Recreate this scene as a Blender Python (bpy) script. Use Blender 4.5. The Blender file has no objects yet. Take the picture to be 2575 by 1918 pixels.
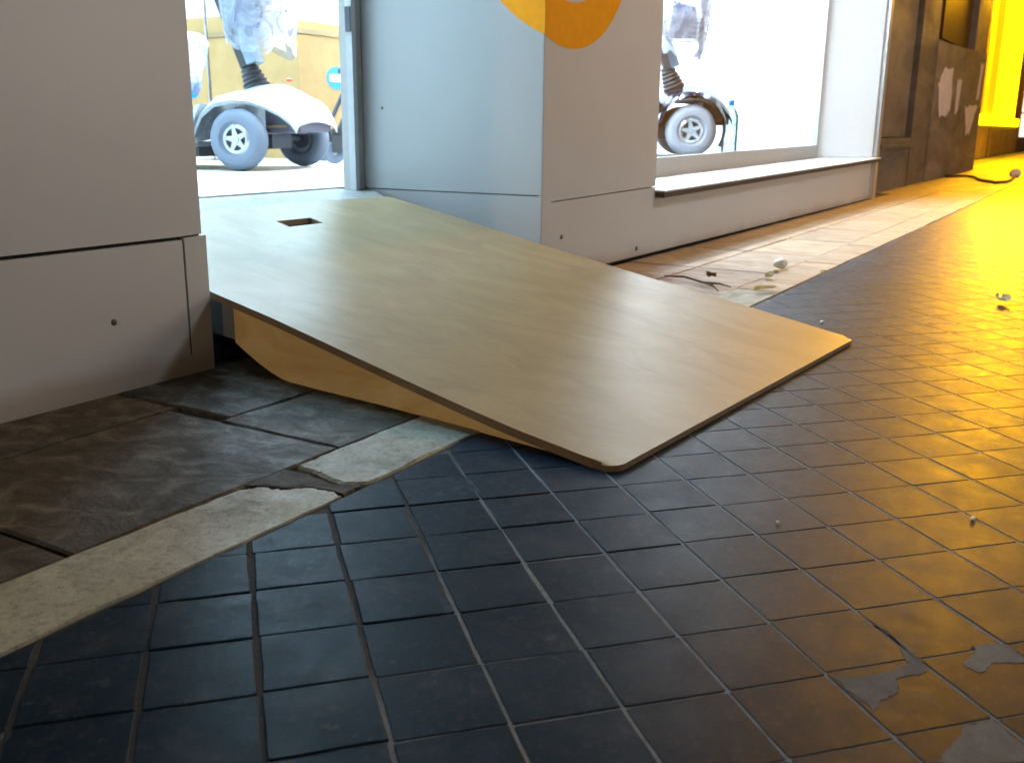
import bpy, bmesh, math, random
from mathutils import Vector, Matrix, noise
random.seed(7)
R = math.radians
S = 0.5            # all measurements below are in units of the camera height (0.5 m); S turns them into metres, scaling the whole scene about the point under the camera
sc = bpy.context.scene

# ------------------------------------------------------------------ camera
PITCH, ROLL, YAW = 0.254078, 0.0096137, 1.027237
cam_d = bpy.data.cameras.new('camera')
cam = bpy.data.objects.new('camera', cam_d)
sc.collection.objects.link(cam)
cam_d.sensor_fit = 'HORIZONTAL'; cam_d.sensor_width = 36.0
cam_d.lens = 36.0 * 2460.5 / 2575.0
cam_d.clip_start = 0.02; cam_d.clip_end = 2000
fh = Vector((math.sin(YAW), math.cos(YAW), 0))
fw = fh * math.cos(PITCH) - Vector((0, 0, 1)) * math.sin(PITCH)
rt = fw.cross(Vector((0, 0, 1))).normalized(); up = rt.cross(fw).normalized()
r2 = rt * math.cos(ROLL) + up * math.sin(ROLL)
u2 = up * math.cos(ROLL) - rt * math.sin(ROLL)
m3 = Matrix((r2, u2, -fw)).transposed()
cam.matrix_world = Matrix.Translation((0, 0, 1.0 * S)) @ m3.to_4x4()
cam_d.dof.use_dof = True; cam_d.dof.focus_distance = 1.6; cam_d.dof.aperture_fstop = 9.0
sc.camera = cam

# ------------------------------------------------------------------ world: the last of a dusk sky over the street
w = bpy.data.worlds.new('World'); sc.world = w; w.use_nodes = True
nt = w.node_tree; nt.nodes.clear()
sky = nt.nodes.new('ShaderNodeTexSky'); sky.sky_type = 'NISHITA'; sky.sun_disc = False
sky.sun_elevation = R(-0.5); sky.sun_rotation = R(200); sky.ozone_density = 2.0
bg = nt.nodes.new('ShaderNodeBackground'); bg.inputs['Strength'].default_value = 0.12
wo = nt.nodes.new('ShaderNodeOutputWorld')
nt.links.new(sky.outputs[0], bg.inputs[0]); nt.links.new(bg.outputs[0], wo.inputs[0])

sc.view_settings.view_transform = 'Standard'
try: sc.view_settings.look = 'None'
except Exception: pass
sc.view_settings.exposure = 0.0; sc.view_settings.gamma = 1.0; sc.view_settings.use_curve_mapping = False
sc.render.engine = 'CYCLES'
sc.cycles.use_denoising = True
sc.cycles.max_bounces = 6; sc.cycles.diffuse_bounces = 4; sc.cycles.glossy_bounces = 4
sc.cycles.transparent_max_bounces = 16; sc.cycles.sample_clamp_indirect = 4.0
sc.cycles.caustics_reflective = False; sc.cycles.caustics_refractive = False

# ------------------------------------------------------------------ lamps of the street, some added to brighten the fronts (all stand outside the frame)
def area_lamp(name, loc, aim, size, power, col, sy=None):
    d = bpy.data.lights.new(name, 'AREA'); o = bpy.data.objects.new(name, d); sc.collection.objects.link(o)
    d.shape = 'RECTANGLE' if sy else 'DISK'; d.size = size * S
    if sy: d.size_y = sy * S
    d.energy = power; d.color = col
    o.location = Vector(loc) * S
    o.rotation_euler = (Vector(aim) - Vector(loc)).to_track_quat('-Z', 'Y').to_euler()
    return o
area_lamp('street_lamp_light', (-13.0, 1.1, 4.8), (3.0, 2.4, 0.3), 0.9, 120, (1.0, 0.80, 0.60))
area_lamp('sodium_lamp_light', (44.0, 3.1, 7.4), (20.0, -1.0, 0.0), 3.0, 1250, (1.0, 0.45, 0.002))
area_lamp('added_opposite_fill', (15.0, -12.9, 3.4), (15.0, 3.2, 3.0), 9.0, 80, (1.0, 1.0, 1.0), 4.6)  # unseen source, added to brighten the street-facing cladding
area_lamp('added_pier_lamp_light', (11.0, -4.5, 9.0), (8.0, 3.2, 1.0), 2.4, 105, (0.92, 0.97, 1.0))  # added lamp, makes the right pier brighter than the left
area_lamp('sodium_lamp_light_near', (19.0, 2.3, 10.3), (10.0, -0.5, 0.0), 1.6, 330, (1.0, 0.43, 0.002))

# ------------------------------------------------------------------ materials
MATS = {}
def nodes(name):
    m = bpy.data.materials.new(name); m.use_nodes = True; MATS[name] = m
    return m, m.node_tree, m.node_tree.nodes['Principled BSDF']
def N(t, typ, **kw):
    n = t.nodes.new(typ)
    for k, v in kw.items():
        if k in n.inputs: n.inputs[k].default_value = v
        else: setattr(n, k, v)
    return n
def coords(t, kind='Object', scale=(1, 1, 1), rot=(0, 0, 0)):
    if kind == 'World':
        g = t.nodes.new('ShaderNodeNewGeometry'); src = g.outputs['Position']
    else:
        g = t.nodes.new('ShaderNodeTexCoord'); src = g.outputs[kind]
    mp = t.nodes.new('ShaderNodeMapping'); mp.inputs['Scale'].default_value = scale; mp.inputs['Rotation'].default_value = rot
    t.links.new(src, mp.inputs[0]); return mp.outputs[0]
def noise_n(t, vec, scale, detail=4, rough=0.6, dist=0.0):
    n = N(t, 'ShaderNodeTexNoise'); n.inputs['Scale'].default_value = scale; n.inputs['Detail'].default_value = detail
    n.inputs['Roughness'].default_value = rough; n.inputs['Distortion'].default_value = dist
    t.links.new(vec, n.inputs['Vector']); return n.outputs['Fac']
def ramp_n(t, fac, stops):
    r = t.nodes.new('ShaderNodeValToRGB'); e = r.color_ramp.elements
    e[0].position, e[0].color = stops[0][0], (*stops[0][1], 1)
    e[1].position, e[1].color = stops[-1][0], (*stops[-1][1], 1)
    for p, c in stops[1:-1]:
        x = e.new(p); x.color = (*c, 1)
    t.links.new(fac, r.inputs[0]); return r.outputs[0]
def mix_n(t, fac, a, b, mode='MIX'):
    m = t.nodes.new('ShaderNodeMix'); m.data_type = 'RGBA'; m.blend_type = mode
    for s, v in ((m.inputs[0], fac), (m.inputs[6], a), (m.inputs[7], b)):
        if hasattr(v, 'is_linked'): t.links.new(v, s)
        elif isinstance(v, (int, float)): s.default_value = v
        else: s.default_value = (*v, 1)
    return m.outputs[2]
def rng_n(t, fac, a, b, lo=0.0, hi=1.0):
    m = t.nodes.new('ShaderNodeMapRange'); m.inputs[1].default_value = lo; m.inputs[2].default_value = hi
    m.inputs[3].default_value = a; m.inputs[4].default_value = b; t.links.new(fac, m.inputs[0]); return m.outputs[0]
def bump_n(t, b, h, strength, dist):
    n = t.nodes.new('ShaderNodeBump'); n.inputs['Strength'].default_value = strength; n.inputs['Distance'].default_value = dist
    t.links.new(h, n.inputs['Height']); t.links.new(n.outputs[0], b.inputs['Normal']); return n
def simple(name, col, rough=0.5, metal=0.0, var=0.08, bump=0.0, scale=30, spec=0.5, coat=0.0):
    m, t, b = nodes(name)
    v = coords(t); f = noise_n(t, v, scale)
    c = ramp_n(t, f, [(0.25, tuple(x * (1 - var) for x in col)), (0.75, tuple(min(1, x * (1 + var)) for x in col))])
    t.links.new(c, b.inputs['Base Color'])
    b.inputs['Roughness'].default_value = rough; b.inputs['Metallic'].default_value = metal
    b.inputs['Specular IOR Level'].default_value = spec; b.inputs['Coat Weight'].default_value = coat
    if rough > 0.15: t.links.new(rng_n(t, f, rough * 0.85, min(1, rough * 1.15), 0.3, 0.7), b.inputs['Roughness'])
    if bump: bump_n(t, b, noise_n(t, v, scale * 4), bump, 0.002)
    return m
def emit(name, col, strength):
    m, t, b = nodes(name)
    v = coords(t); f = noise_n(t, v, 1.2, 3)
    c = ramp_n(t, f, [(0.3, tuple(x * 0.9 for x in col)), (0.7, col)])
    t.links.new(c, b.inputs['Emission Color']); b.inputs['Emission Strength'].default_value = strength
    b.inputs['Base Color'].default_value = (*col, 1)
    return m

def paving_material(name, joint=False):
    m, t, b = nodes(name)
    wv = coords(t, 'World')
    oi = t.nodes.new('ShaderNodeObjectInfo')
    n1 = noise_n(t, wv, 5.0, 5, 0.65, 0.6); n2 = noise_n(t, wv, 90.0, 4, 0.7); n3 = noise_n(t, wv, 26.0, 6, 0.7, 0.3)
    base = ramp_n(t, n1, [(0.3, (0.004, 0.012, 0.024)), (0.55, (0.007, 0.017, 0.031)), (0.8, (0.013, 0.024, 0.038))])
    tone = mix_n(t, 1.0, base, ramp_n(t, oi.outputs['Random'], [(0.0, (0.72, 0.78, 0.84)), (0.5, (1.0, 1.0, 1.0)), (1.0, (1.35, 1.25, 1.18))]), 'MULTIPLY')
    # pale dried blotches
    bl = ramp_n(t, n3, [(0.58, (0, 0, 0)), (0.70, (1, 1, 1))])
    blr = ramp_n(t, noise_n(t, wv, 3.1, 2, 0.5), [(0.5, (0, 0, 0)), (0.62, (1, 1, 1))])
    msk = mix_n(t, 1.0, bl, blr, 'MULTIPLY')
    tone = mix_n(t, rng_n(t, msk, 0, 0.7), tone, (0.085, 0.11, 0.14))
    # grit and dust caught in the surface
    tone = mix_n(t, rng_n(t, n2, 0.0, 0.5, 0.54, 0.72), tone, (0.050, 0.056, 0.062))
    tone = mix_n(t, rng_n(t, noise_n(t, wv, 12, 6, 0.72, 0.5), 0.0, 0.60, 0.48, 0.70), tone, (0.034, 0.042, 0.052))
    t.links.new(tone, b.inputs['Base Color'])
    rr = N(t, 'ShaderNodeMath', operation='ADD'); t.links.new(rng_n(t, n1, 0.37, 0.45, 0.3, 0.75), rr.inputs[0])
    t.links.new(rng_n(t, n3, -0.03, 0.12, 0.35, 0.75), rr.inputs[1])
    t.links.new(rr.outputs[0], b.inputs['Roughness'])
    b.inputs['Specular IOR Level'].default_value = 0.035
    h = N(t, 'ShaderNodeMath', operation='ADD'); t.links.new(rng_n(t, n2, 0, 0.5), h.inputs[0]); t.links.new(rng_n(t, n3, 0, 0.35), h.inputs[1])
    bump_n(t, b, h.outputs[0], 0.5, 0.0012)
    return m
paving_material('paving_tile')

def joint_material():
    m, t, b = nodes('joint_mortar'); wv = coords(t, 'World')
    n = noise_n(t, wv, 4.0, 3, 0.5); n2 = noise_n(t, wv, 60.0, 5, 0.7)
    # dusty pale mortar towards the open street, black grit against the kerb
    mp = N(t, 'ShaderNodeVectorMath', operation='DOT_PRODUCT'); t.links.new(wv, mp.inputs[0])
    mp.inputs[1].default_value = (0.733 - 0.35 * 0.680, -0.680 - 0.35 * 0.733, 0)
    mm = N(t, 'ShaderNodeMath', operation='ADD'); t.links.new(mp.outputs['Value'], mm.inputs[0]); t.links.new(rng_n(t, n, 0.315 - 0.06, 0.315 + 0.06, 0.3, 0.7), mm.inputs[1])
    f = rng_n(t, mm.outputs[0], 0, 1, 0.10, 0.19)
    c = mix_n(t, f, (0.012, 0.014, 0.017), (0.14, 0.17, 0.19))
    c = mix_n(t, rng_n(t, n2, 0.0, 0.45, 0.4, 0.7), c, (0.03, 0.03, 0.03))
    t.links.new(c, b.inputs['Base Color']); b.inputs['Roughness'].default_value = 0.9
    bump_n(t, b, n2, 0.8, 0.003)
joint_material()

def stone_material(name, c0, c1, c2, streak=(1, 1, 1), sc1=5, speck=0.4, rough=(0.45, 0.8), bump=0.6, dark=(0.03, 0.03, 0.03), spec=0.3):
    m, t, b = nodes(name); wv = coords(t, 'World', streak); w0 = coords(t, 'World')
    n1 = noise_n(t, wv, sc1, 7, 0.68, 0.8); n2 = noise_n(t, w0, 130, 3, 0.7); n3 = noise_n(t, w0, 4.2, 4, 0.6, 0.4)
    oi = t.nodes.new('ShaderNodeObjectInfo')
    c = ramp_n(t, n1, [(0.25, c0), (0.5, c1), (0.75, c2)])
    c = mix_n(t, 1.0, c, ramp_n(t, oi.outputs['Random'], [(0, (0.85, 0.85, 0.86)), (1, (1.12, 1.1, 1.05))]), 'MULTIPLY')
    c = mix_n(t, rng_n(t, n2, speck, 0.0, 0.33, 0.5), c, dark)
    c = mix_n(t, rng_n(t, n3, 0.0, 0.6, 0.56, 0.72), c, dark)
    t.links.new(c, b.inputs['Base Color']); b.inputs['Specular IOR Level'].default_value = spec
    t.links.new(rng_n(t, n1, rough[1], rough[0], 0.3, 0.7), b.inputs['Roughness'])
    h = N(t, 'ShaderNodeMath', operation='MULTIPLY_ADD'); t.links.new(n2, h.inputs[0]); h.inputs[1].default_value = 0.25; t.links.new(n1, h.inputs[2])
    bump_n(t, b, h.outputs[0], bump, 0.006)
    return m
stone_material('kerb_granite', (0.16, 0.17, 0.14), (0.25, 0.265, 0.22), (0.35, 0.365, 0.30), sc1=9, speck=0.45, bump=0.35)
stone_material('slate_slab', (0.026, 0.024, 0.019), (0.062, 0.058, 0.047), (0.15, 0.145, 0.12), streak=(1.25, 0.9, 1), sc1=16, speck=0.35, rough=(0.5, 0.75), bump=0.7, dark=(0.014, 0.012, 0.009), spec=0.15)
stone_material('pale_slab', (0.16, 0.12, 0.085), (0.25, 0.195, 0.14), (0.33, 0.26, 0.19), streak=(1.6, 0.8, 1), sc1=7, speck=0.25, bump=0.45, dark=(0.12, 0.10, 0.08))
stone_material('dark_mortar', (0.03, 0.028, 0.025), (0.05, 0.047, 0.042), (0.075, 0.07, 0.062), sc1=20, speck=0.2, rough=(0.7, 0.95), bump=1.0)
stone_material('cement_smear', (0.075, 0.078, 0.08), (0.10, 0.103, 0.105), (0.14, 0.14, 0.14), sc1=30, speck=0.1, rough=(0.85, 0.98), bump=0.3)
stone_material('threshold_granite', (0.06, 0.062, 0.062), (0.24, 0.24, 0.23), (0.52, 0.51, 0.49), sc1=42, speck=0.6, bump=0.1, rough=(0.3, 0.4))
stone_material('sill_stone', (0.58, 0.56, 0.52), (0.66, 0.64, 0.61), (0.74, 0.72, 0.69), sc1=14, speck=0.1, bump=0.1, dark=(0.4, 0.37, 0.33))
stone_material('brown_stone', (0.09, 0.08, 0.07), (0.15, 0.135, 0.12), (0.20, 0.185, 0.17), streak=(0.22, 1, 0.9), sc1=3.2, speck=0.3, bump=0.6, dark=(0.03, 0.025, 0.02))
stone_material('old_board', (0.09, 0.08, 0.08), (0.17, 0.155, 0.155), (0.28, 0.26, 0.26), streak=(0.2, 1, 0.8), sc1=3.5, speck=0.35, bump=0.4, dark=(0.03, 0.025, 0.025))
stone_material('tan_stone', (0.20, 0.15, 0.11), (0.28, 0.22, 0.17), (0.34, 0.28, 0.22), sc1=2.2, speck=0.15, bump=0.2, dark=(0.14, 0.10, 0.07))

def cladding():
    m, t, b = nodes('white_cladding'); w0 = coords(t, 'World')
    n = noise_n(t, w0, 2.2, 5, 0.6, 0.3); n2 = noise_n(t, w0, 240, 2, 0.6)
    c = ramp_n(t, n, [(0.3, (0.50, 0.512, 0.515)), (0.7, (0.53, 0.543, 0.545))])
    # grime just above the pavement
    g = t.nodes.new('ShaderNodeSeparateXYZ'); t.links.new(w0, g.inputs[0])
    k = N(t, 'ShaderNodeMath', operation='MULTIPLY_ADD'); t.links.new(n, k.inputs[0]); k.inputs[1].default_value = 0.12; t.links.new(g.outputs[2], k.inputs[2])
    c = mix_n(t, rng_n(t, k.outputs[0], 0.5, 0.0, 0.07, 0.11), c, (0.30, 0.22, 0.15))
    t.links.new(c, b.inputs['Base Color'])
    t.links.new(rng_n(t, n, 0.30, 0.34, 0.3, 0.7), b.inputs['Roughness'])
    b.inputs['Specular IOR Level'].default_value = 0.4
    bump_n(t, b, n2, 0.05, 0.001)
cladding()

def wood(name, cols, sx=(0.8, 9, 9), rough=(0.2, 0.32), coat=0.0, kind='Object', spec=0.5):
    m, t, b = nodes(name); v = coords(t, kind, sx)
    n1 = noise_n(t, v, 2.2, 6, 0.62, 1.2); v2 = coords(t, kind, (sx[0] * 3, sx[1] * 7, sx[2] * 7)); n2 = noise_n(t, v2, 6, 3, 0.7)
    c = ramp_n(t, n1, [(0.28, cols[0]), (0.5, cols[1]), (0.74, cols[2])])
    c = mix_n(t, rng_n(t, n2, 0.0, 0.35, 0.5, 0.75), c, cols[0])
    wear = noise_n(t, coords(t, kind, (2.2, 1, 1)), 2.4, 7, 0.68, 0.4)
    c = mix_n(t, rng_n(t, wear, 0.0, 0.65, 0.38, 0.75), c, tuple(x * 0.80 for x in cols[1]))
    t.links.new(c, b.inputs['Base Color'])
    t.links.new(rng_n(t, wear, rough[0], rough[1], 0.25, 0.8), b.inputs['Roughness'])
    b.inputs['Coat Weight'].default_value = coat; b.inputs['Specular IOR Level'].default_value = spec
    bump_n(t, b, n2, 0.06, 0.001)
wood('ramp_laminate', [(0.205, 0.150, 0.078), (0.27, 0.202, 0.108), (0.325, 0.245, 0.135)], sx=(4, 1.4, 9), rough=(0.36, 0.44), spec=0.13)
wood('ramp_ply', [(0.66, 0.38, 0.11), (0.82, 0.56, 0.23), (0.90, 0.70, 0.36)], sx=(9, 0.7, 4), rough=(0.45, 0.6))
wood('ramp_edge', [(0.14, 0.09, 0.045), (0.20, 0.135, 0.07), (0.27, 0.19, 0.10)], sx=(9, 0.7, 12), rough=(0.5, 0.7))
wood('cardboard', [(0.25, 0.145, 0.045), (0.29, 0.175, 0.06), (0.33, 0.205, 0.075)], sx=(2, 2, 2), rough=(0.7, 0.85))
wood('light_wood', [(0.16, 0.10, 0.04), (0.19, 0.125, 0.05), (0.22, 0.15, 0.065)], sx=(2, 2, 8), rough=(0.5, 0.6))

simple('stained_shaded_edge', (0.07, 0.05, 0.035), 0.85, var=0.4, scale=12)  # dark stain, with the shade of the sill front put into it
simple('black_gap', (0.012, 0.011, 0.010), 0.9)
simple('grey_board', (0.16, 0.15, 0.14), 0.6, bump=0.2)
simple('dark_hole', (0.16, 0.05, 0.02), 0.6)
simple('aluminium', (0.50, 0.52, 0.53), 0.35, 0.6)
simple('white_frame', (0.62, 0.64, 0.65), 0.35)
simple('grey_frame', (0.42, 0.41, 0.39), 0.45)
simple('screw_steel', (0.10, 0.08, 0.07), 0.5, 0.6)
simple('room_white', (0.86, 0.86, 0.85), 0.6, var=.02)
simple('shop_floor_white', (0.74, 0.74, 0.72), 0.3)
simple('orange_vinyl', (0.90, 0.34, 0.003), 0.5, spec=0.15)
simple('blue_print', (0.02, 0.20, 0.62), 0.45)
simple('white_print', (0.82, 0.83, 0.84), 0.45)
simple('silver_body', (0.62, 0.67, 0.70), 0.25, 0.25, coat=0.5)
simple('black_gloss', (0.008, 0.010, 0.025), 0.12, 0.0, coat=0.8)
simple('dark_plastic', (0.035, 0.033, 0.045), 0.5)
simple('grey_plastic', (0.055, 0.048, 0.068), 0.45)
simple('tyre_pale', (0.42, 0.44, 0.50), 0.7)
simple('tyre_grey', (0.12, 0.14, 0.18), 0.7, bump=0.3)
simple('rim_silver', (0.70, 0.71, 0.73), 0.25, 0.8)
simple('rubber_black', (0.02, 0.02, 0.022), 0.6)
simple('red_lamp', (0.6, 0.05, 0.02), 0.3)
simple('chrome', (0.6, 0.6, 0.62), 0.15, 1.0)
simple('bluegrey_column', (0.45, 0.58, 0.68), 0.3, 0.2)
simple('lilac_fabric', (0.075, 0.065, 0.16), 0.8)
simple('paper_white', (0.86, 0.84, 0.76), 0.8, bump=0.5)
simple('yellow_paper', (0.72, 0.62, 0.30), 0.8, bump=0.5)
simple('dry_leaf', (0.16, 0.10, 0.04), 0.7)
simple('pale_leaf', (0.62, 0.58, 0.38), 0.7)
simple('twig_brown', (0.035, 0.025, 0.015), 0.8)
simple('poster_lilac', (0.66, 0.63, 0.72), 0.8, var=0.15, scale=8)
simple('lamp_pole_grey', (0.08, 0.085, 0.08), 0.5, 0.4)
simple('dark_maroon', (0.05, 0.015, 0.015), 0.5)
simple('house_wall', (0.20, 0.17, 0.14), 0.8, bump=0.4)
emit('ceiling_panel_glow', (0.50, 0.78, 1.0), 66.0)
emit('tube_glow', (0.88, 0.95, 1.0), 420.0)
emit('amber_glass_glow', (1.0, 0.68, 0.003), 3.2)
emit('amber_pane_glow', (1.0, 0.46, 0.002), 1.1)
emit('amber_fascia_glow', (1.0, 0.47, 0.001), 75.0)
emit('pink_display_glow', (1.0, 0.86, 0.80), 1.3)
emit('added_opposite_glow', (1.0, 0.93, 0.88), 2.0)  # glow of the added panel across the street
emit('street_lamp_glow', (1.0, 0.8, 0.6), 6.0)
emit('sodium_lamp_glow', (1.0, 0.55, 0.08), 9.0)

def glass(name, tint=(1, 1, 1), refl=1.0, rough=0.02, alpha=None, milk=(0.8, 0.85, 0.95)):
    m, t, b = nodes(name); out = t.nodes['Material Output']
    tr = N(t, 'ShaderNodeBsdfTransparent'); tr.inputs[0].default_value = (*tint, 1)
    gl = N(t, 'ShaderNodeBsdfGlossy'); gl.inputs['Roughness'].default_value = rough
    fr = N(t, 'ShaderNodeFresnel'); fr.inputs[0].default_value = 1.45
    mx = t.nodes.new('ShaderNodeMixShader'); t.links.new(fr.outputs[0], mx.inputs[0]); t.links.new(tr.outputs[0], mx.inputs[1]); t.links.new(gl.outputs[0], mx.inputs[2])
    last = mx
    if alpha is not None:     # crinkled polythene: part milky, part clear
        df = N(t, 'ShaderNodeBsdfDiffuse'); df.inputs[0].default_value = (*milk, 1)
        v = coords(t); n = noise_n(t, v, 9, 4, 0.6, 1.5)
        m2 = t.nodes.new('ShaderNodeMixShader'); t.links.new(rng_n(t, n, alpha * 0.35, alpha, 0.35, 0.65), m2.inputs[0])
        t.links.new(mx.outputs[0], m2.inputs[1]); t.links.new(df.outputs[0], m2.inputs[2]); last = m2
    t.links.new(last.outputs[0], out.inputs[0])
    return m
glass('window_glass')
glass('polythene', (0.95, 0.96, 1.0), rough=0.15, alpha=0.5)
glass('bottle_plastic', (0.84, 0.98, 0.98), rough=0.08, alpha=0.3, milk=(0.6, 0.95, 0.93))
M = MATS

# ------------------------------------------------------------------ building helpers
col = sc.collection
def link(name, me, mat, parent=None, loc=None, rot=None):
    o = bpy.data.objects.new(name, me); col.objects.link(o)
    if mat is not None and not me.materials: me.materials.append(M[mat] if isinstance(mat, str) else mat)
    if parent is not None: o.parent = parent
    if loc is not None: o.location = Vector(loc) * S
    if rot is not None: o.rotation_euler = rot
    return o
def to_obj(name, bm, mat, parent=None, loc=None, rot=None, smooth=False, bev=0.0, seg=2):
    if bev:
        es = [e for e in bm.edges if len(e.link_faces) == 2 and e.calc_face_angle(0) > 0.6]
        bmesh.ops.bevel(bm, geom=es, offset=bev, segments=seg, affect='EDGES', clamp_overlap=True)
    bmesh.ops.recalc_face_normals(bm, faces=bm.faces)
    me = bpy.data.meshes.new(name)
    for v in bm.verts: v.co *= S
    bm.to_mesh(me); bm.free()
    if smooth:
        for p in me.polygons: p.use_smooth = True
        try: me.set_sharp_from_angle(angle=R(40))
        except Exception: pass
    return link(name, me, mat, parent, loc, rot)
def thing(name, label, cat, loc=(0, 0, 0), rz=0.0, group=None):
    o = bpy.data.objects.new(name, None); col.objects.link(o); o.empty_display_size = 0.05
    o.location = Vector(loc) * S; o.rotation_euler = (0, 0, rz); o['label'] = label; o['category'] = cat
    if group: o['group'] = group
    return o
def tag(o, label, cat, group=None):
    o['label'] = label; o['category'] = cat
    if group: o['group'] = group
    return o
def box(bm, x0, x1, y0, y1, z0, z1):
    v = [bm.verts.new(c) for c in ((x0, y0, z0), (x1, y0, z0), (x1, y1, z0), (x0, y1, z0), (x0, y0, z1), (x1, y0, z1), (x1, y1, z1), (x0, y1, z1))]
    for f in ((0, 1, 2, 3), (4, 5, 6, 7), (0, 1, 5, 4), (1, 2, 6, 5), (2, 3, 7, 6), (3, 0, 4, 7)): bm.faces.new([v[i] for i in f])
    return v
def mbox(name, mat, x0, x1, y0, y1, z0, z1, parent=None, bev=0.0, **k):
    bm = bmesh.new(); box(bm, x0, x1, y0, y1, z0, z1); return to_obj(name, bm, mat, parent, bev=bev, **k)
def prism(bm, pts, f0, f1):
    """pts: 2-D outline; f0, f1 map a 2-D point to the two 3-D ends"""
    a = [bm.verts.new(f0(p)) for p in pts]; b = [bm.verts.new(f1(p)) for p in pts]
    bm.faces.new(a); bm.faces.new(b[::-1])
    n = len(pts)
    for i in range(n): bm.faces.new((a[i], a[(i + 1) % n], b[(i + 1) % n], b[i]))
def prism_xz(bm, pts, y0, y1): prism(bm, pts, lambda p: (p[0], y0, p[1]), lambda p: (p[0], y1, p[1]))
def prism_yz(bm, pts, x0, x1): prism(bm, pts, lambda p: (x0, p[0], p[1]), lambda p: (x1, p[0], p[1]))
def prism_xy(bm, pts, z0, z1): prism(bm, pts, lambda p: (p[0], p[1], z0), lambda p: (p[0], p[1], z1))
def tube(bm, pts, r, n=8, cap=True):
    pts = [Vector(p) for p in pts]; rings = []
    rr = r if isinstance(r, (list, tuple)) else [r] * len(pts)
    for i, p in enumerate(pts):
        d = (pts[min(i + 1, len(pts) - 1)] - pts[max(i - 1, 0)]).normalized()
        a = d.orthogonal().normalized() if i == 0 else (rings_a - d * rings_a.dot(d)).normalized()
        rings_a = a; b = d.cross(a)
        rings.append([bm.verts.new(p + (a * math.cos(2 * math.pi * k / n) + b * math.sin(2 * math.pi * k / n)) * rr[i]) for k in range(n)])
    for q in range(len(rings) - 1):
        for k in range(n): bm.faces.new((rings[q][k], rings[q][(k + 1) % n], rings[q + 1][(k + 1) % n], rings[q + 1][k]))
    if cap: bm.faces.new(rings[0][::-1]); bm.faces.new(rings[-1])
def lathe(bm, prof, n=24, axis='Z', off=(0, 0, 0)):
    """prof: (radius, height) list, closed with caps when radius > 0"""
    rings = []
    for r, h in prof:
        ring = []
        for k in range(n):
            a = 2 * math.pi * k / n; c, s = r * math.cos(a), r * math.sin(a)
            p = (c, s, h) if axis == 'Z' else (c, h, s)
            ring.append(bm.verts.new((p[0] + off[0], p[1] + off[1], p[2] + off[2])))
        rings.append(ring)
    for q in range(len(rings) - 1):
        for k in range(n): bm.faces.new((rings[q][k], rings[q][(k + 1) % n], rings[q + 1][(k + 1) % n], rings[q + 1][k]))
    return rings
def loft(bm, sections, close=True, cap=True):
    rings = [[bm.verts.new(p) for p in s] for s in sections]; n = len(rings[0])
    for q in range(len(rings) - 1):
        for k in range(n if close else n - 1): bm.faces.new((rings[q][k], rings[q][(k + 1) % n], rings[q + 1][(k + 1) % n], rings[q + 1][k]))
    if cap: bm.faces.new(rings[0][::-1]); bm.faces.new(rings[-1])

# ------------------------------------------------------------------ ground
mbox('ground', 'joint_mortar', -60, 400, -60, 60, -0.30, -0.032)['kind'] = 'structure'
pav = mbox('pavement', 'joint_mortar', -8, 75, -12, 1.72, -0.029, -0.0015)
pav['kind'] = 'structure'
TS, TA = 0.20743, 0.82285
av = Vector((math.cos(TA), math.sin(TA))); bv = Vector((math.sin(TA), -math.cos(TA))); O = Vector((1.26716, 1.06197))
def clip(poly, ymax):
    out = []
    for i, p in enumerate(poly):
        q = poly[(i + 1) % len(poly)]
        if p.y <= ymax: out.append(p)
        if (p.y <= ymax) != (q.y <= ymax):
            k = (ymax - p.y) / (q.y - p.y); out.append(p.lerp(q, k))
    return out
camp = Vector((0, 0, 1.0))
def view(p):
    d = Vector((p[0], p[1], p[2])) - camp; z = d.dot(fw)
    if z <= 0.05: return None
    return (0.5 + d.dot(r2) * (2460.5 / 2575) / z, 0.5 - d.dot(u2) * (2460.5 / 1918) / z, d.length)
def jit(i, j, k): return noise.noise(Vector((i * 1.7 + k * 9.1, j * 1.3 + 4.7, k * 3.3)))
cells = []
for i in range(-40, 330):
    for j in range(-340, 46):
        c = O + bv * TS * (i + 0.5) - av * TS * (j + 0.5)
        if c.y > 1.95 or c.y < -9 or c.x < -3 or c.x > 62: continue
        v = view((c.x, c.y, 0)); d = math.hypot(c.x, c.y)
        inside = v is not None and -0.10 < v[0] < 1.13 and -0.05 < v[1] < 1.18
        if not inside and d > 3.2: continue
        if d > 45: continue
        infr = v is not None and -0.03 < v[0] < 1.03 and -0.03 < v[1] < 1.04
        cells.append((0 if infr else 1, d, i, j, c))
cells.sort(key=lambda q: (q[0], q[1]))
def tile_poly(i, j):
    # joints are wider and the tiles less true near the kerb
    c = O + bv * TS * (i + 0.5) - av * TS * (j + 0.5)
    loose = max(0.0, min(1.0, (c.y - 0.55) / 0.9)) * max(0.0, min(1.0, (3.2 - c.x) / 1.2))
    row = 0.016 * jit(i, 0, 5)
    g = TS * 0.5
    gx = g - 0.0038 - 0.008 * loose * max(0, jit(i, j, 7) + 0.1); gy = g - 0.0024 - 0.0012 * jit(i, j, 14) - 0.005 * loose * max(0, jit(i, j, 8))
    a = (0.010 + 0.03 * loose) * jit(i, j, 2); ca, sa = math.cos(a), math.sin(a)
    c = c + av * (row + 0.002 * jit(i, j, 3)) + bv * 0.003 * jit(i, j, 4)
    pts = []
    for sx, sy in ((-1, -1), (1, -1), (1, 1), (-1, 1)):
        x, y = sx * gx, sy * gy
        x, y = x * ca - y * sa, x * sa + y * ca
        pts.append(c + bv * x + av * y)
    return pts, loose
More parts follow.
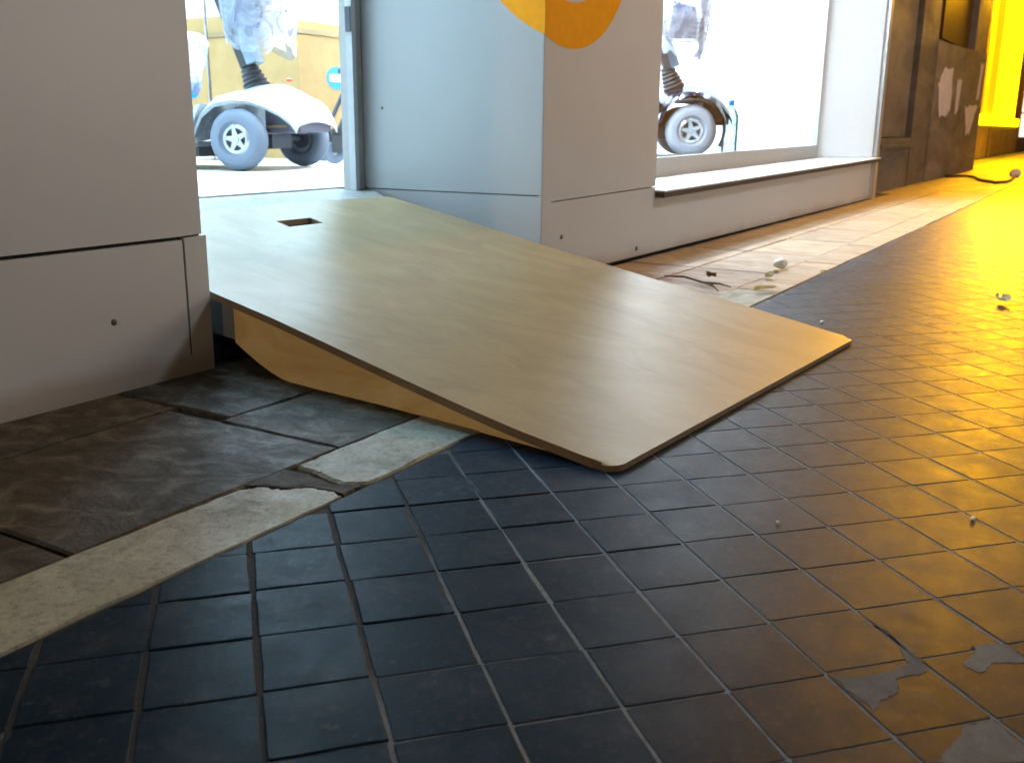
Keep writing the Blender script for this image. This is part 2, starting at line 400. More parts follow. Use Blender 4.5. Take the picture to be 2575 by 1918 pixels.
def tile_mesh(bm, i, j, simple_=False):
    pts, loose = tile_poly(i, j); pts = clip(pts, 1.712)
    if len(pts) < 3: return False
    if not simple_:
        out = []
        for k in range(len(pts)):
            p, q = pts[k], pts[(k + 1) % len(pts)]; L = (q - p).length
            if L < .03: out.append(p); continue
            nrm = Vector((-(q - p).y, (q - p).x)) / L; m_ = max(2, int(L / .035)); am = .0016 + .0020 * loose
            for h in range(m_):
                t = h / m_; e = p.lerp(q, t)
                if h == 0: out.append(e + (q - p) / L * .003 * (1 + jit(i, j, 20 + k)))
                else: out.append(e + nrm * am * (jit(i * 3 + h, j * 3 + k, 30) + .1))
            out.append(q - (q - p) / L * .003 * (1 + jit(i, j, 25 + k)))
        pts = clip(out, 1.712)
    area = abs(sum(pts[k].x * pts[(k + 1) % len(pts)].y - pts[(k + 1) % len(pts)].x * pts[k].y for k in range(len(pts)))) / 2
    if area < 0.002: return False
    c = sum(pts, Vector((0, 0))) / len(pts)
    z = 0.0006 * (jit(i, j, 9) + .5) + 0.004 * loose * (jit(i, j, 9) + .55); tx = (0.004 + 0.012 * loose) * jit(i, j, 10); ty = (0.004 + 0.012 * loose) * jit(i, j, 11)
    zf = lambda p, b: z + (p.x - c.x) * tx + (p.y - c.y) * ty - b
    ch = 0.0008 + 0.0010 * loose
    top = []
    for p in pts:
        q = p + (c - p).normalized() * ch * 1.4; top.append(bm.verts.new((q.x, q.y, zf(q, 0))))
    mid = [bm.verts.new((p.x, p.y, zf(p, ch * 0.8))) for p in pts]; bot = [bm.verts.new((p.x, p.y, -0.028)) for p in pts]
    n = len(pts); bm.faces.new(top)
    for k in range(n):
        bm.faces.new((mid[k], mid[(k + 1) % n], top[(k + 1) % n], top[k]))
        if not simple_: bm.faces.new((bot[k], bot[(k + 1) % n], mid[(k + 1) % n], mid[k]))
    return True
made = 0; rest = bmesh.new()
for infr, d, i, j, c in cells:
    if infr == 0 and made < 300:
        bm = bmesh.new()
        if tile_mesh(bm, i, j): to_obj('tile', bm, 'paving_tile', pav); made += 1
        else: bm.free()
    else: tile_mesh(rest, i, j, True)
o = to_obj('tile_field', rest, 'paving_tile', pav); o['kind'] = 'stuff'
# chipped hollow in one paver on the amber side, and cement smears trodden over the joints
def ragged(pts, n=4, amp=0.012, seed=0):
    out = []; rnd = random.Random(seed)
    for i, p in enumerate(pts):
        q = pts[(i + 1) % len(pts)]
        for k in range(n):
            t = k / n; x = p[0] + (q[0] - p[0]) * t; y = p[1] + (q[1] - p[1]) * t
            out.append((x + rnd.uniform(-amp, amp), y + rnd.uniform(-amp, amp)))
    return out
smears = ([(1.726, .327), (1.78, .262), (1.827, .23), (1.856, .218), (1.907, .239), (1.972, .282), (1.98, .306), (1.951, .262), (1.914, .222), (1.845, .181), (1.784, .225), (1.739, .214), (1.706, .228), (1.693, .239), (1.656, .24), (1.693, .287)],
          [(1.997, .119), (2.043, .071), (2.004, .028), (1.984, .026), (1.948, .082), (1.895, .09), (1.902, .122), (1.926, .128), (1.966, .11)],
          [(1.696, .094), (1.736, .057), (1.683, .003), (1.633, -.001), (1.555, .123), (1.613, .106)])
for k, pl in enumerate(smears):
    bm = bmesh.new(); prism_xy(bm, ragged(pl, 4, 0.004, k), -0.004, 0.0013); to_obj('cement_smear', bm, 'cement_smear', pav)

# ------------------------------------------------------------------ kerb and the stone strip along the shop
def slab(name, pts, mat, parent, top, seed, sub=6, amp=0.004, ch=0.008):
    rnd = random.Random(seed); pl = ragged(pts, sub, amp, seed)
    cx = sum(p[0] for p in pl) / len(pl); cy = sum(p[1] for p in pl) / len(pl)
    tx, ty = rnd.uniform(-.004, .004), rnd.uniform(-.004, .004)
    bm = bmesh.new(); zf = lambda p: top + (p[0] - cx) * tx * 0.6 + (p[1] - cy) * ty
    def inset(p, q):
        dx, dy = cx - p[0], cy - p[1]; L = math.hypot(dx, dy) or 1
        return (p[0] + dx / L * q, p[1] + dy / L * q)
    t = []
    for p in pl:
        a = inset(p, ch * rnd.uniform(0.5, 1.6)); t.append(bm.verts.new((a[0], a[1], zf(a))))
    m_ = [bm.verts.new((p[0], p[1], zf(p) - ch * 0.9)) for p in pl]; b_ = [bm.verts.new((p[0], p[1], -0.031)) for p in pl]
    n = len(pl); bm.faces.new(t)
    for k in range(n):
        bm.faces.new((m_[k], m_[(k + 1) % n], t[(k + 1) % n], t[k])); bm.faces.new((b_[k], b_[(k + 1) % n], m_[(k + 1) % n], m_[k]))
    return to_obj(name, bm, mat, parent)
kerb = mbox('kerb', 'dark_mortar', -8, 75, 1.722, 2.002, -0.031, -0.020); kerb['kind'] = 'structure'
slab('kerb_stone', [(-4, 1.723), (1.0, 1.723), (1.5, 1.721), (1.94, 1.723), (1.953, 1.76), (1.945, 1.835), (1.889, 1.896), (1.872, 1.96), (1.82, 1.990), (1.6, 1.994), (1.2, 1.996), (-4, 1.996)], 'kerb_granite', kerb, 0.008, 1)
slab('kerb_stone', [(2.06, 1.723), (2.9, 1.723), (2.9, 1.996), (2.25, 1.996), (2.055, 1.993), (2.046, 1.93), (2.034, 1.885), (2.012, 1.79)], 'kerb_granite', kerb, 0.008, 2)
slab('mortar_patch', [(1.965, 1.73), (2.05, 1.731), (2.004, 1.79), (2.026, 1.888), (2.036, 1.94), (2.02, 2.03), (1.85, 2.03), (1.885, 1.97), (1.90, 1.90), (1.955, 1.84)], 'dark_mortar', kerb, 0.002, 3, sub=5, amp=0.005)
x = 2.91; k = 10
while x < 70:
    L = 1.55 + 0.3 * jit(k, 1, 1)
    slab('kerb_stone', [(x + .006, 1.723), (x + L - .006, 1.723), (x + L - .006, 1.996), (x + .006, 1.996)], 'kerb_granite' if x < 5.0 else 'pale_slab', kerb, 0.008 + .002 * jit(k, 2, 2), k, sub=4, amp=0.003); x += L; k += 1
strip = mbox('stone_strip', 'dark_mortar', -8, 75, 2.004, 4.05, -0.031, -0.018); strip['kind'] = 'structure'
def rect(x0, x1, y0, y1, g=0.006): return [(x0 + g, y0 + g), (x1 - g, y0 + g), (x1 - g, y1 - g), (x0 + g, y1 - g)]
sl = [(-2.0, 0.2, 2.008, 2.81), (0.2, 1.30, 2.008, 2.81), (1.30, 2.262, 2.008, 2.81), (-2.0, .6, 2.81, 3.16), (.6, 2.31, 2.81, 3.16), (2.262, 3.25, 2.008, 2.555), (2.31, 3.4, 2.555, 3.25), (3.25, 4.4, 2.008, 2.555), (3.4, 4.5, 2.555, 3.25), (4.4, 5.6, 2.008, 2.6), (4.5, 5.6, 2.6, 3.25),
      (2.8, 4.2, 3.25, 4.04), (4.2, 5.58, 3.25, 4.04)]
for q, a in enumerate(sl): slab('slab', rect(*a), 'slate_slab', strip, 0.002 + .003 * jit(q, 3, 3), 40 + q, sub=7, amp=0.0028)
x = 5.6; q = 70
while x < 66:
    L = 1.25 + .3 * jit(q, 5, 5); o2 = 0.5 * (q % 2)
    slab('slab', rect(x, x + L, 2.008, 2.60), 'pale_slab', strip, 0.003 * jit(q, 1, 4), q, sub=4, amp=0.003)
    slab('slab', rect(x, x + L, 2.60, 3.16 if x < 16 else 3.95), 'pale_slab', strip, 0.003 * jit(q, 2, 4), q + 500, sub=4, amp=0.003)
    x += L; q += 1

# ------------------------------------------------------------------ the shop building
shop = thing('shop_building', 'white clad shop front with open doorway and a brightly lit display window', 'building', (4, 3.4, 0))
def sp(name, bm, mat, **k):     # a part of the shop given in world units
    o = to_obj(name, bm, mat, shop, **k); o.location = Vector((-4, -3.4, 0)) * S; return o
def spbox(name, mat, *a, bev=0.0, parent=None, **k):
    bm = bmesh.new(); box(bm, *a)
    if parent is not None: return to_obj(name, bm, mat, parent, bev=bev, **k)
    return sp(name, bm, mat, bev=bev, **k)
FY = 3.16
# left pier
spbox('wall', 'black_gap', -6, 2.775, FY + .02, 4.7, 0.0, 9)
bm = bmesh.new(); prism_xz(bm, [(-6, 0.0), (2.79, 0.0), (2.79, 0.562), (2.679, 0.559), (2.679, .085), (2.669, .077), (2.667, .552), (-6, .535)], FY - .004, FY + .03)
sp('base_panel', bm, 'white_cladding')
bm = bmesh.new(); prism_xz(bm, [(-6, .549), (2.66, .566), (2.772, .569), (2.772, 9), (-6, 9)], FY, FY + .03)
sp('cladding_panel', bm, 'white_cladding', bev=0.003)
spbox('cladding_panel', 'white_cladding', 2.776, 2.787, FY + .031, 4.7, 0.0, 9)
# right pier, side towards the doorway
bm = bmesh.new(); prism_yz(bm, [(FY + .004, .03), (4.62, .03), (4.62, .561), (FY + .004, .566)], 5.580, 5.61); sp('base_panel', bm, 'white_cladding')
bm = bmesh.new(); prism_yz(bm, [(FY + .004, .574), (4.62, .569), (4.62, 9), (FY + .004, 9)], 5.580, 5.61); sp('cladding_panel', bm, 'white_cladding')
spbox('wall', 'black_gap', 5.612, 7.41, FY + .035, 4.75, 0.0, 9)
# right pier front and the low wall under the window, one sheet with a scribed groove
bm = bmesh.new()
prism_xz(bm, [(5.583, .028), (15.62, .012), (15.62, .56), (7.425, .462), (7.425, .545), (5.70, .522), (5.70, .529), (7.425, .554), (7.425, 9), (5.583, 9)], FY, FY + .03)
sp('cladding_panel', bm, 'white_cladding')
spbox('wall', 'black_gap', 7.41, 15.9, FY + .035, 3.84, 0.0, .40)
spbox('cladding_panel', 'room_white', 7.395, 7.425, FY + .031, 3.9, .50, 9)
# stone sill
bm = bmesh.new(); za = lambda x: .520 + .0105 * (x - 7.3)
prism_yz(bm, [(3.075, .044), (3.92, .044), (3.92, .058), (3.075, .058)], 7.428, 15.72)
for v in bm.verts: v.co.z += za(v.co.x) - .058
ws = sp('window_sill', bm, 'sill_stone', bev=0.003)
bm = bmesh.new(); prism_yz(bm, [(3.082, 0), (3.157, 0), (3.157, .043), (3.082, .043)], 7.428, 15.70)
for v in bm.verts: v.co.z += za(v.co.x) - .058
to_obj('sill_edge', bm, 'stained_shaded_edge', ws)
# shop window
win = bmesh.new()
prism_yz(win, [(3.86, 0), (3.93, 0), (3.93, .185), (3.86, .185)], 7.43, 15.0)
for v in win.verts: v.co.z += za(v.co.x) + .001
wf = sp('window', win, 'grey_frame', bev=0.006)
bm = bmesh.new(); box(bm, 15.0, 15.07, 3.86, 3.93, .60, 4.6); to_obj('frame', bm, 'grey_frame', wf, bev=.006)
bm = bmesh.new(); box(bm, 7.43, 15.07, 3.86, 3.93, 4.6, 4.7); to_obj('frame', bm, 'grey_frame', wf)
bm = bmesh.new(); v = [bm.verts.new(c) for c in ((7.43, 3.90, .70), (15.0, 3.90, .78), (15.0, 3.90, 4.6), (7.43, 3.90, 4.6))]; bm.faces.new(v)
to_obj('pane', bm, 'window_glass', wf)
bm = bmesh.new(); prism_xy(bm, [(15.075, 3.93), (15.075, 3.86), (15.60, FY + .03), (15.66, FY + .03), (15.66, 3.93)], .612, 9); sp('window_reveal', bm, 'room_white')
spbox('cladding_panel', 'white_cladding', 7.43, 15.62, FY, 3.95, 4.7, 9)
spbox('cladding_panel', 'white_cladding', 2.79, 5.58, 4.62, 4.7, 4.75, 9)
# end trims
spbox('corner_trim', 'aluminium', 15.665, 15.86, FY - .025, FY + .03, .615, 9, bev=.004)
spbox('corner_trim', 'aluminium', 15.50, 15.60, FY - .022, FY - .001, .01, .55, bev=.004)
spbox('corner_trim', 'aluminium', 15.64, 15.86, FY - .025, FY + .03, .0, .545, bev=.004)
# doorway: frame, threshold, stone step
fr = spbox('door_frame', 'white_frame', 5.455, 5.495, 4.60, 4.655, .554, 4.75, bev=.006)
spbox('frame', 'grey_frame', 5.498, 5.570, 4.615, 4.75, .554, 4.75, parent=fr)
spbox('frame', 'white_frame', 2.79, 2.90, 4.60, 4.75, .545, 4.75, parent=fr)
spbox('frame', 'white_frame', 2.90, 5.45, 4.60, 4.70, 4.6, 4.75, parent=fr)
spbox('hinge', 'dark_plastic', 5.446, 5.454, 4.605, 4.65, 1.62, 1.78, parent=fr)
spbox('hinge', 'dark_plastic', 5.446, 5.454, 4.605, 4.65, 3.9, 4.1, parent=fr)
bm = bmesh.new(); prism_xy(bm, [(2.80, 4.18), (5.08, 4.06), (5.15, 4.14), (5.578, 4.56), (5.578, 4.84), (2.80, 4.84)], 0.0, .505); sp('step', bm, 'dark_mortar')
bm = bmesh.new(); prism_xy(bm, [(2.80, 4.165), (5.09, 4.045), (5.16, 4.125), (5.578, 4.54), (5.578, 4.85), (2.80, 4.85)], .506, .553); sp('threshold', bm, 'threshold_granite', bev=.006)
# screws
def screw(x, z, r=.014):
    bm = bmesh.new(); lathe(bm, [(0.001, 0), (r, 0), (r, -.004), (r * .4, -.007), (0.001, -.0065)], 10, 'Y'); sp('screw', bm, 'screw_steel').location += Vector((x, FY - .001, z)) * S
screw(2.321, .276, .013); screw(5.854, .285, .016); screw(7.098, .086, .018)
bm = bmesh.new(); lathe(bm, [(0.001, 0), (.011, 0), (.008, -.004), (0.001, -.004)], 10, 'Y'); o = sp('screw', bm, 'screw_steel'); o.rotation_euler = (0, 0, R(-90)); o.location = Vector((5.579 - 4, 4.45 - 3.4, 1.12)) * S

# orange ring wrapped round the corner of the pier
def ring_sheet():
    bm = bmesh.new(); CX, CZ, RO, RI = 5.92, 2.43, .935, .65; n = 96; th = .0016
    def pos(u, z, o):     # u runs along the front (x); past the corner it turns onto the side
        if u >= 5.58: return Vector((u if u > 5.5805 else 5.58 - o, FY - o, z))
        return Vector((5.58 - o, FY + (5.58 - u), z))
    # cut the ring along the corner so that each side is flat
    def pts(r, a): return CX + r * math.cos(a), CZ + r * math.sin(a)
    for side in (0, 1):
        grid = {}
        for k in range(n):
            a0, a1 = 2 * math.pi * k / n, 2 * math.pi * (k + 1) / n
            steps = 6
            for s in range(steps):
                ra, rb = RI + (RO - RI) * s / steps, RI + (RO - RI) * (s + 1) / steps
                poly = [pts(ra, a0), pts(rb, a0), pts(rb, a1), pts(ra, a1)]
                out = []
                ins = (lambda p: p[0] >= 5.58) if side == 0 else (lambda p: p[0] <= 5.58)
                for i, p in enumerate(poly):
                    q = poly[(i + 1) % 4]
                    if ins(p): out.append(p)
                    if ins(p) != ins(q):
                        t = (5.58 - p[0]) / (q[0] - p[0]); out.append((5.58, p[1] + (q[1] - p[1]) * t))
                if len(out) < 3: continue
                vs = []
                for p in out:
                    if side == 0: vs.append(bm.verts.new((p[0] - (th if p[0] <= 5.5801 else 0), FY - th, p[1])))
                    else: vs.append(bm.verts.new((5.58 - th, FY - (th if p[0] >= 5.5799 else 0) + (5.58 - p[0]), p[1])))
                try: bm.faces.new(vs)
                except Exception: pass
    bmesh.ops.remove_doubles(bm, verts=bm.verts, dist=1e-5)
    return bm
o = to_obj('ring_sticker', ring_sheet(), 'orange_vinyl'); tag(o, 'orange ring logo stuck round the corner of the white pier beside the doorway', 'logo sticker')

# ------------------------------------------------------------------ inside the shop
mbox('shop_floor', 'shop_floor_white', 2.8, 15.6, 4.86, 17, .40, .565)['kind'] = 'structure'
mbox('shop_ceiling', 'room_white', 2.7, 15.8, 4.76, 17.2, 6.12, 6.3)['kind'] = 'structure'
mbox('shop_wall_back', 'room_white', 2.7, 15.8, 17.0, 17.1, .56, 6.12)['kind'] = 'structure'
mbox('shop_wall_left', 'room_white', 2.70, 2.79, 4.76, 17.0, .56, 6.12)['kind'] = 'structure'
mbox('shop_wall_right', 'room_white', 15.62, 15.72, 3.95, 17.0, .56, 6.12)['kind'] = 'structure'
mbox('display_podium', 'shop_floor_white', 7.43, 15.60, 3.95, 6.3, .566, .68)['kind'] = 'structure'
first = None
for k, (x, y) in enumerate([(x, y) for y in (5.6, 8.4, 11.2, 14.0) for x in (4.3, 7.3, 10.3, 13.3)]):
    where = ['over the display window', 'in the second row from the window', 'in the third row from the window', 'in the row by the back wall'][k // 4] + [', beside the left wall', ', in line with the door frame', ', right of the middle', ', beside the right wall'][k % 4]
    t = thing('ceiling_light', 'ceiling light panel ' + where, 'ceiling light', (x, y, 6.06), 0, 'ceiling light panels in the shop')
    if first is None:
        bm = bmesh.new(); box(bm, -.62, .62, -.62, .62, .02, .058); a = to_obj('housing', bm, 'white_frame', t)
        bm = bmesh.new(); box(bm, -.58, .58, -.58, .58, -.01, .018); b = to_obj('diffuser', bm, 'ceiling_panel_glow', t); first = (a, b)
    else:
        for s_ in first:
            c = s_.copy(); col.objects.link(c); c.parent = t

for k in range(3):
    t = thing('tube_light', 'fluorescent tube hanging over the display window, ' + ['nearest the doorway', 'middle one of the row', 'nearest the old stone house'][k], 'tube light', (8.9 + 2.6 * k, 5.4, 3.95), 0, 'fluorescent tubes over the display window')
    bm = bmesh.new(); box(bm, -1.25, 1.25, -.08, .08, .05, .12); to_obj('housing', bm, 'white_frame', t)
    bm = bmesh.new(); tube(bm, [(-1.2, 0, 0), (1.2, 0, 0)], .045, 10); to_obj('tube', bm, 'tube_glow', t)
    for sx_ in (-1, 1):
        bm = bmesh.new(); tube(bm, [(sx_, 0, .12), (sx_, 0, 2.17)], .008, 5); to_obj('cord', bm, 'dark_plastic', t)

# cartons and counter behind the scooter
cart = thing('cardboard_carton', 'big tan cardboard carton behind the silver scooter, with a blue and white oval print', 'carton', (9.8, 9.15, .566))
bm = bmesh.new(); box(bm, 0, 2.4, 0, 4.6, 0, 1.56); to_obj('carton_body', bm, 'cardboard', cart, bev=.01)
bm = bmesh.new(); box(bm, -.02, 2.42, -.02, 4.62, 1.563, 1.625); to_obj('lid', bm, 'light_wood', cart, bev=.005)
def oval(name, mat, parent, w, h, loc, rot, th=.004, n=28):
    bm = bmesh.new(); pts = [(w * math.cos(2 * math.pi * k / n), h * math.sin(2 * math.pi * k / n)) for k in range(n)]
    prism_xz(bm, pts, -th, 0); return to_obj(name, bm, mat, parent, loc=loc, rot=rot)
ov = oval('printed_oval', 'blue_print', cart, .21, .15, (.72, -.001, 1.045), (0, 0, 0))
bm = bmesh.new(); box(bm, -.15, .15, -.0075, -.005, -.045, .045); to_obj('band', bm, 'white_print', ov)
c2 = thing('cardboard_carton', 'shallow tan carton lying on top of the big carton with the oval print', 'carton', (9.8, 9.9, 2.192))
bm = bmesh.new(); box(bm, 0, 2.2, 0, 3.6, 0, .20); to_obj('carton_body', bm, 'cardboard', c2, bev=.01)
bm = bmesh.new(); box(bm, -.003, 2.203, 1.74, 1.86, .0, .203); to_obj('tape', bm, 'light_wood', c2)
bm = bmesh.new()
for k in range(5):
    lathe(bm, [(.001, 0), (.05, 0), (.06, .1 + .03 * k % .1), (.03, .17), (.001, .19)], 10, 'Z', (.09 * math.cos(k * 2.3), .09 * math.sin(k * 2.3), 0))
tag(to_obj('packet', bm, 'red_lamp', loc=(10.0, 12.6, 2.393)), 'red and white packet standing on the shallow carton', 'packet')

# ------------------------------------------------------------------ mobility scooters
def wheel(parent, y, out, rimmat):
    W_ = .115
    w_ = thing_part('wheel', parent, (0, y, .295))
    return w_
def make_wheel(parent, loc, side, r=.295, tyre='tyre_grey'):
    """side -1: outer face towards -y"""
    bm = bmesh.new(); w2 = .105
    prof = []
    for k in range(13):
        a = -math.pi * 0.5 + math.pi * (k / 12) ; prof.append(((r - .095) + .095 * math.cos(a), w2 * math.sin(a)))
    prof = [(.145, -w2 * .62), (.17, -w2 * .92)] + prof[1:-1] + [(.17, w2 * .92), (.145, w2 * .62)]
    lathe(bm, prof + [prof[0]], 40, 'Y')
    ty = to_obj('wheel', bm, tyre, parent, loc=loc, smooth=True)
    bm = bmesh.new()
    lathe(bm, [(.150, side * .07), (.128, side * .082), (.105, side * .072), (.105, -side * .05), (.150, -side * .06)], 32, 'Y')
    for k in range(5):
        a = 2 * math.pi * k / 5 + .5; d = Vector((math.cos(a), 0, math.sin(a))); e = Vector((-math.sin(a), 0, math.cos(a)))
        vs = [bm.verts.new(d * .03 + e * s1 * .030 + Vector((0, side * yy, 0))) for s1, yy in ((-1, .066), (1, .066), (1, .04), (-1, .04))]
        ws = [bm.verts.new(d * .108 + e * s1 * .016 + Vector((0, side * yy, 0))) for s1, yy in ((-1, .070), (1, .070), (1, .04), (-1, .04))]
        for q in range(4): bm.faces.new((vs[q], vs[(q + 1) % 4], ws[(q + 1) % 4], ws[q]))
    lathe(bm, [(.001, side * .078), (.032, side * .076), (.036, side * .04), (.001, side * .04)], 16, 'Y')
    to_obj('rim', bm, 'rim_silver', ty, smooth=True)
    bm = bmesh.new(); lathe(bm, [(.001, side * .035), (.104, side * .035), (.104, -side * .05), (.001, -side * .05)], 24, 'Y'); to_obj('brake_drum', bm, 'dark_plastic', ty)
    return ty
def crumpled(bm, f, nu, nv, amp, seed):
    g = [[None] * (nv + 1) for _ in range(nu + 1)]
    for a in range(nu + 1):
        for b in range(nv + 1):
            p = Vector(f(a / nu, b / nv)); nz = noise.noise_vector(p * 5 + Vector((seed, 0, 0))) * amp + noise.noise_vector(p * 14 + Vector((seed, 3, 0))) * amp * .4
            g[a][b] = bm.verts.new(p + nz)
    for a in range(nu):
        for b in range(nv): bm.faces.new((g[a][b], g[a + 1][b], g[a + 1][b + 1], g[a][b + 1]))
def make_scooter(label, loc, rz, bodymat, colmat, bumpermat, seed, ty='tyre_grey'):
    t = thing('mobility_scooter', label, 'mobility scooter', loc, rz)
    T = .65
    make_wheel(t, (0, -T, .295), -1, tyre=ty); make_wheel(t, (0, T, .295), 1, tyre=ty)
    make_wheel(t, (-3.0, -T * .98, .295), -1, tyre=ty); make_wheel(t, (-3.0, T * .98, .295), 1, tyre=ty)
    # cowl: a shell over both front wheels, domed in the middle, running down to the platform
    st = [(-.50, .30, .72, .02), (-.44, .46, .73, .02), (-.36, .60, .735, .03), (-.22, .70, .735, .05), (-.05, .735, .73, .08), (.12, .73, .70, .10), (.28, .68, .64, .09), (.38, .62, .57, .06), (.46, .54, .50, .03), (.50, .46, .46, .01)]
    bm = bmesh.new(); outer = []
    for (x, z, hw, hump) in st:
        sec = []
        for k in range(25):
            u = -1 + 2 * k / 24; y = hw * (abs(u) ** .92) * (1 if u > 0 else -1)
            edge = max(0, (abs(u) - .80) / .20)
            zz = z - .02 + .7 * hump * math.exp(-(u * 2.4) ** 2) + .05 * (1 - u * u) - .055 * edge ** 2
            sec.append((x, y, zz))
        outer.append(sec)
    inner = [[(x, y * .965, z - .035) for x, y, z in s_] for s_ in outer]
    rings = [o_ + i_[::-1] for o_, i_ in zip(outer, inner)]
    loft(bm, rings)
    to_obj('cowl', bm, bodymat, t, smooth=True)
    for sgn in (-1, 1):       # fender skirt hanging down behind the wheel to the platform
        bm = bmesh.new(); secs = []
        for (x, z, w_) in ((-.36, .62, .10), (-.42, .52, .10), (-.46, .40, .10), (-.48, .30, .10), (-.52, .24, .12), (-.60, .22, .12)):
            y0 = sgn * .52; y1 = sgn * .725
            secs.append([(x, y0, z), (x, y1, z), (x - .05, y1, z - .01), (x - .05, y0, z - .01)])
        loft(bm, secs); to_obj('fender', bm, bodymat, t, smooth=True)
    # nose bumper and under-structure
    bm = bmesh.new(); loft(bm, [[(.48, -.32, .45), (.48, .32, .45), (.48, .32, .37), (.48, -.32, .37)], [(.40, -.40, .50), (.40, .40, .50), (.40, .40, .36), (.40, -.40, .36)], [(.16, -.42, .62), (.16, .42, .62), (.16, .42, .36), (.16, -.42, .36)]]); to_obj('bumper', bm, bumpermat, t, bev=.02)
    bm = bmesh.new(); tube(bm, [(0, -T + .1, .295), (0, T - .1, .295)], .03); tube(bm, [(.2, -T + .12, .36), (.2, T - .12, .36)], .014); box(bm, -.5, .1, -.2, .2, .2, .34); to_obj('axle', bm, 'dark_plastic', t)
    bm = bmesh.new(); tube(bm, [(.18, -.44, .42), (.40, -.44, .42)], .012); to_obj('reflector', bm, 'light_wood', t)
    # platform
    bm = bmesh.new(); loft(bm, [[(-.5, -.66, .27), (-.5, .66, .27), (-.5, .66, .22), (-.5, -.66, .22)], [(-2.3, -.62, .27), (-2.3, .62, .27), (-2.3, .62, .22), (-2.3, -.62, .22)]]); to_obj('platform', bm, bodymat, t, bev=.015)
    bm = bmesh.new(); box(bm, -2.3, -.55, -.50, .50, .12, .218); to_obj('battery_box', bm, 'rubber_black', t, bev=.02)
    bm = bmesh.new(); loft(bm, [[(-2.2, -.60, .3), (-2.2, .60, .3), (-2.2, .5, .27), (-2.2, -.5, .27)], [(-2.5, -.66, .75), (-2.5, .66, .75), (-2.5, .5, .3), (-2.5, -.5, .3)], [(-3.3, -.66, .8), (-3.3, .66, .8), (-3.3, .5, .4), (-3.3, -.5, .4)], [(-3.5, -.5, .6), (-3.5, .5, .6), (-3.5, .4, .42), (-3.5, -.4, .42)]]); to_obj('rear_cover', bm, bodymat, t, bev=.03, smooth=True)
    bm = bmesh.new(); tube(bm, [(-2.75, 0, .75), (-2.75, 0, 1.1)], .06); to_obj('seat_post', bm, 'dark_plastic', t)
    bm = bmesh.new(); box(bm, -3.2, -2.3, -.45, .45, 1.1, 1.25); st_ = to_obj('seat', bm, 'rubber_black', t, bev=.05)
    bm = bmesh.new(); loft(bm, [[(-3.2, -.45, 1.25), (-3.2, .45, 1.25), (-3.05, .45, 1.25), (-3.05, -.45, 1.25)], [(-3.5, -.4, 2.15), (-3.5, .4, 2.15), (-3.38, .4, 2.15), (-3.38, -.4, 2.15)]]); to_obj('backrest', bm, 'rubber_black', t, bev=.04)
    # tiller: pleated boot, column, handlebar
    bx, bz, tx, tz = -.13, .80, -.62, 2.05
    d = Vector((tx - bx, 0, tz - bz)).normalized()
    bm = bmesh.new(); pts = []; rr = []
    for k in range(15):
        pts.append(Vector((bx, 0, bz - .06)) + d * (.32 * k / 14)); rr.append((.155 - .075 * k / 14) * (1.0 if k % 2 else .86))
    tube(bm, pts, rr, 20); to_obj('boot', bm, 'rubber_black', t)
    a = Vector((bx, 0, bz)) + d * .22; b = Vector((tx, 0, tz)); sx = Vector((d.z, 0, -d.x))
    bm = bmesh.new(); loft(bm, [[a + sx * .02 + Vector((0, s1 * .11, 0)) for s1 in (-1, 1)] + [a + sx * .12 + Vector((0, s1 * .085, 0)) for s1 in (1, -1)], [b + sx * .02 + Vector((0, s1 * .11, 0)) for s1 in (-1, 1)] + [b + sx * .12 + Vector((0, s1 * .085, 0)) for s1 in (1, -1)]]); to_obj('tiller_cover', bm, colmat, t, bev=.02)
    bm = bmesh.new(); loft(bm, [[a - sx * .07 + Vector((0, s1 * .09, 0)) for s1 in (-1, 1)] + [a + sx * .018 + Vector((0, s1 * .10, 0)) for s1 in (1, -1)], [b - sx * .07 + Vector((0, s1 * .09, 0)) for s1 in (-1, 1)] + [b + sx * .018 + Vector((0, s1 * .10, 0)) for s1 in (1, -1)]]); to_obj('tiller_column', bm, 'rubber_black', t, bev=.02)
    bm = bmesh.new(); tube(bm, [b + Vector((-.25, -.5, .05)), b + Vector((-.08, -.36, .02)), b + Vector((0, -.12, 0)), b + Vector((0, .12, 0)), b + Vector((-.08, .36, .02)), b + Vector((-.25, .5, .05))], .025); to_obj('handlebar', bm, 'rubber_black', t)
    # front basket under wrapping film
    c = b * .55 + a * .45 + sx * .13
    bk = bmesh.new(); x0 = c.x + .02; z0 = c.z - .28
    for z_ in (z0, z0 + .2, z0 + .4, z0 + .6):
        g = (z_ - z0) * .12; tube(bk, [(x0, -.3 - g, z_), (x0 + .4 + g, -.3 - g, z_), (x0 + .4 + g, .3 + g, z_), (x0, .3 + g, z_), (x0, -.3 - g, z_)], .010, 5)
    for q in range(6):
        yy = -.3 + .6 * q / 5; tube(bk, [(x0 + .4, yy, z0), (x0 + .47, yy * 1.22, z0 + .6)], .006, 4)
    for q in range(4):
        xx = x0 + .4 * q / 3
        for s1 in (-1, 1): tube(bk, [(xx, s1 * .3, z0), (xx, s1 * .37, z0 + .6)], .006, 4)
    to_obj('basket', bk, 'grey_plastic', t)
    bm = bmesh.new(); loft(bm, [[(x0 + .06, -.25, z0 + .02), (x0 + .36, -.25, z0 + .02), (x0 + .36, .2, z0 + .02), (x0 + .06, .2, z0 + .02)], [(x0 + .10, -.2, z0 + .40), (x0 + .34, -.24, z0 + .34), (x0 + .3, .12, z0 + .36), (x0 + .1, .14, z0 + .45)]]); to_obj('seat_bag', bm, 'lilac_fabric', t, bev=.05)
    bm = bmesh.new()
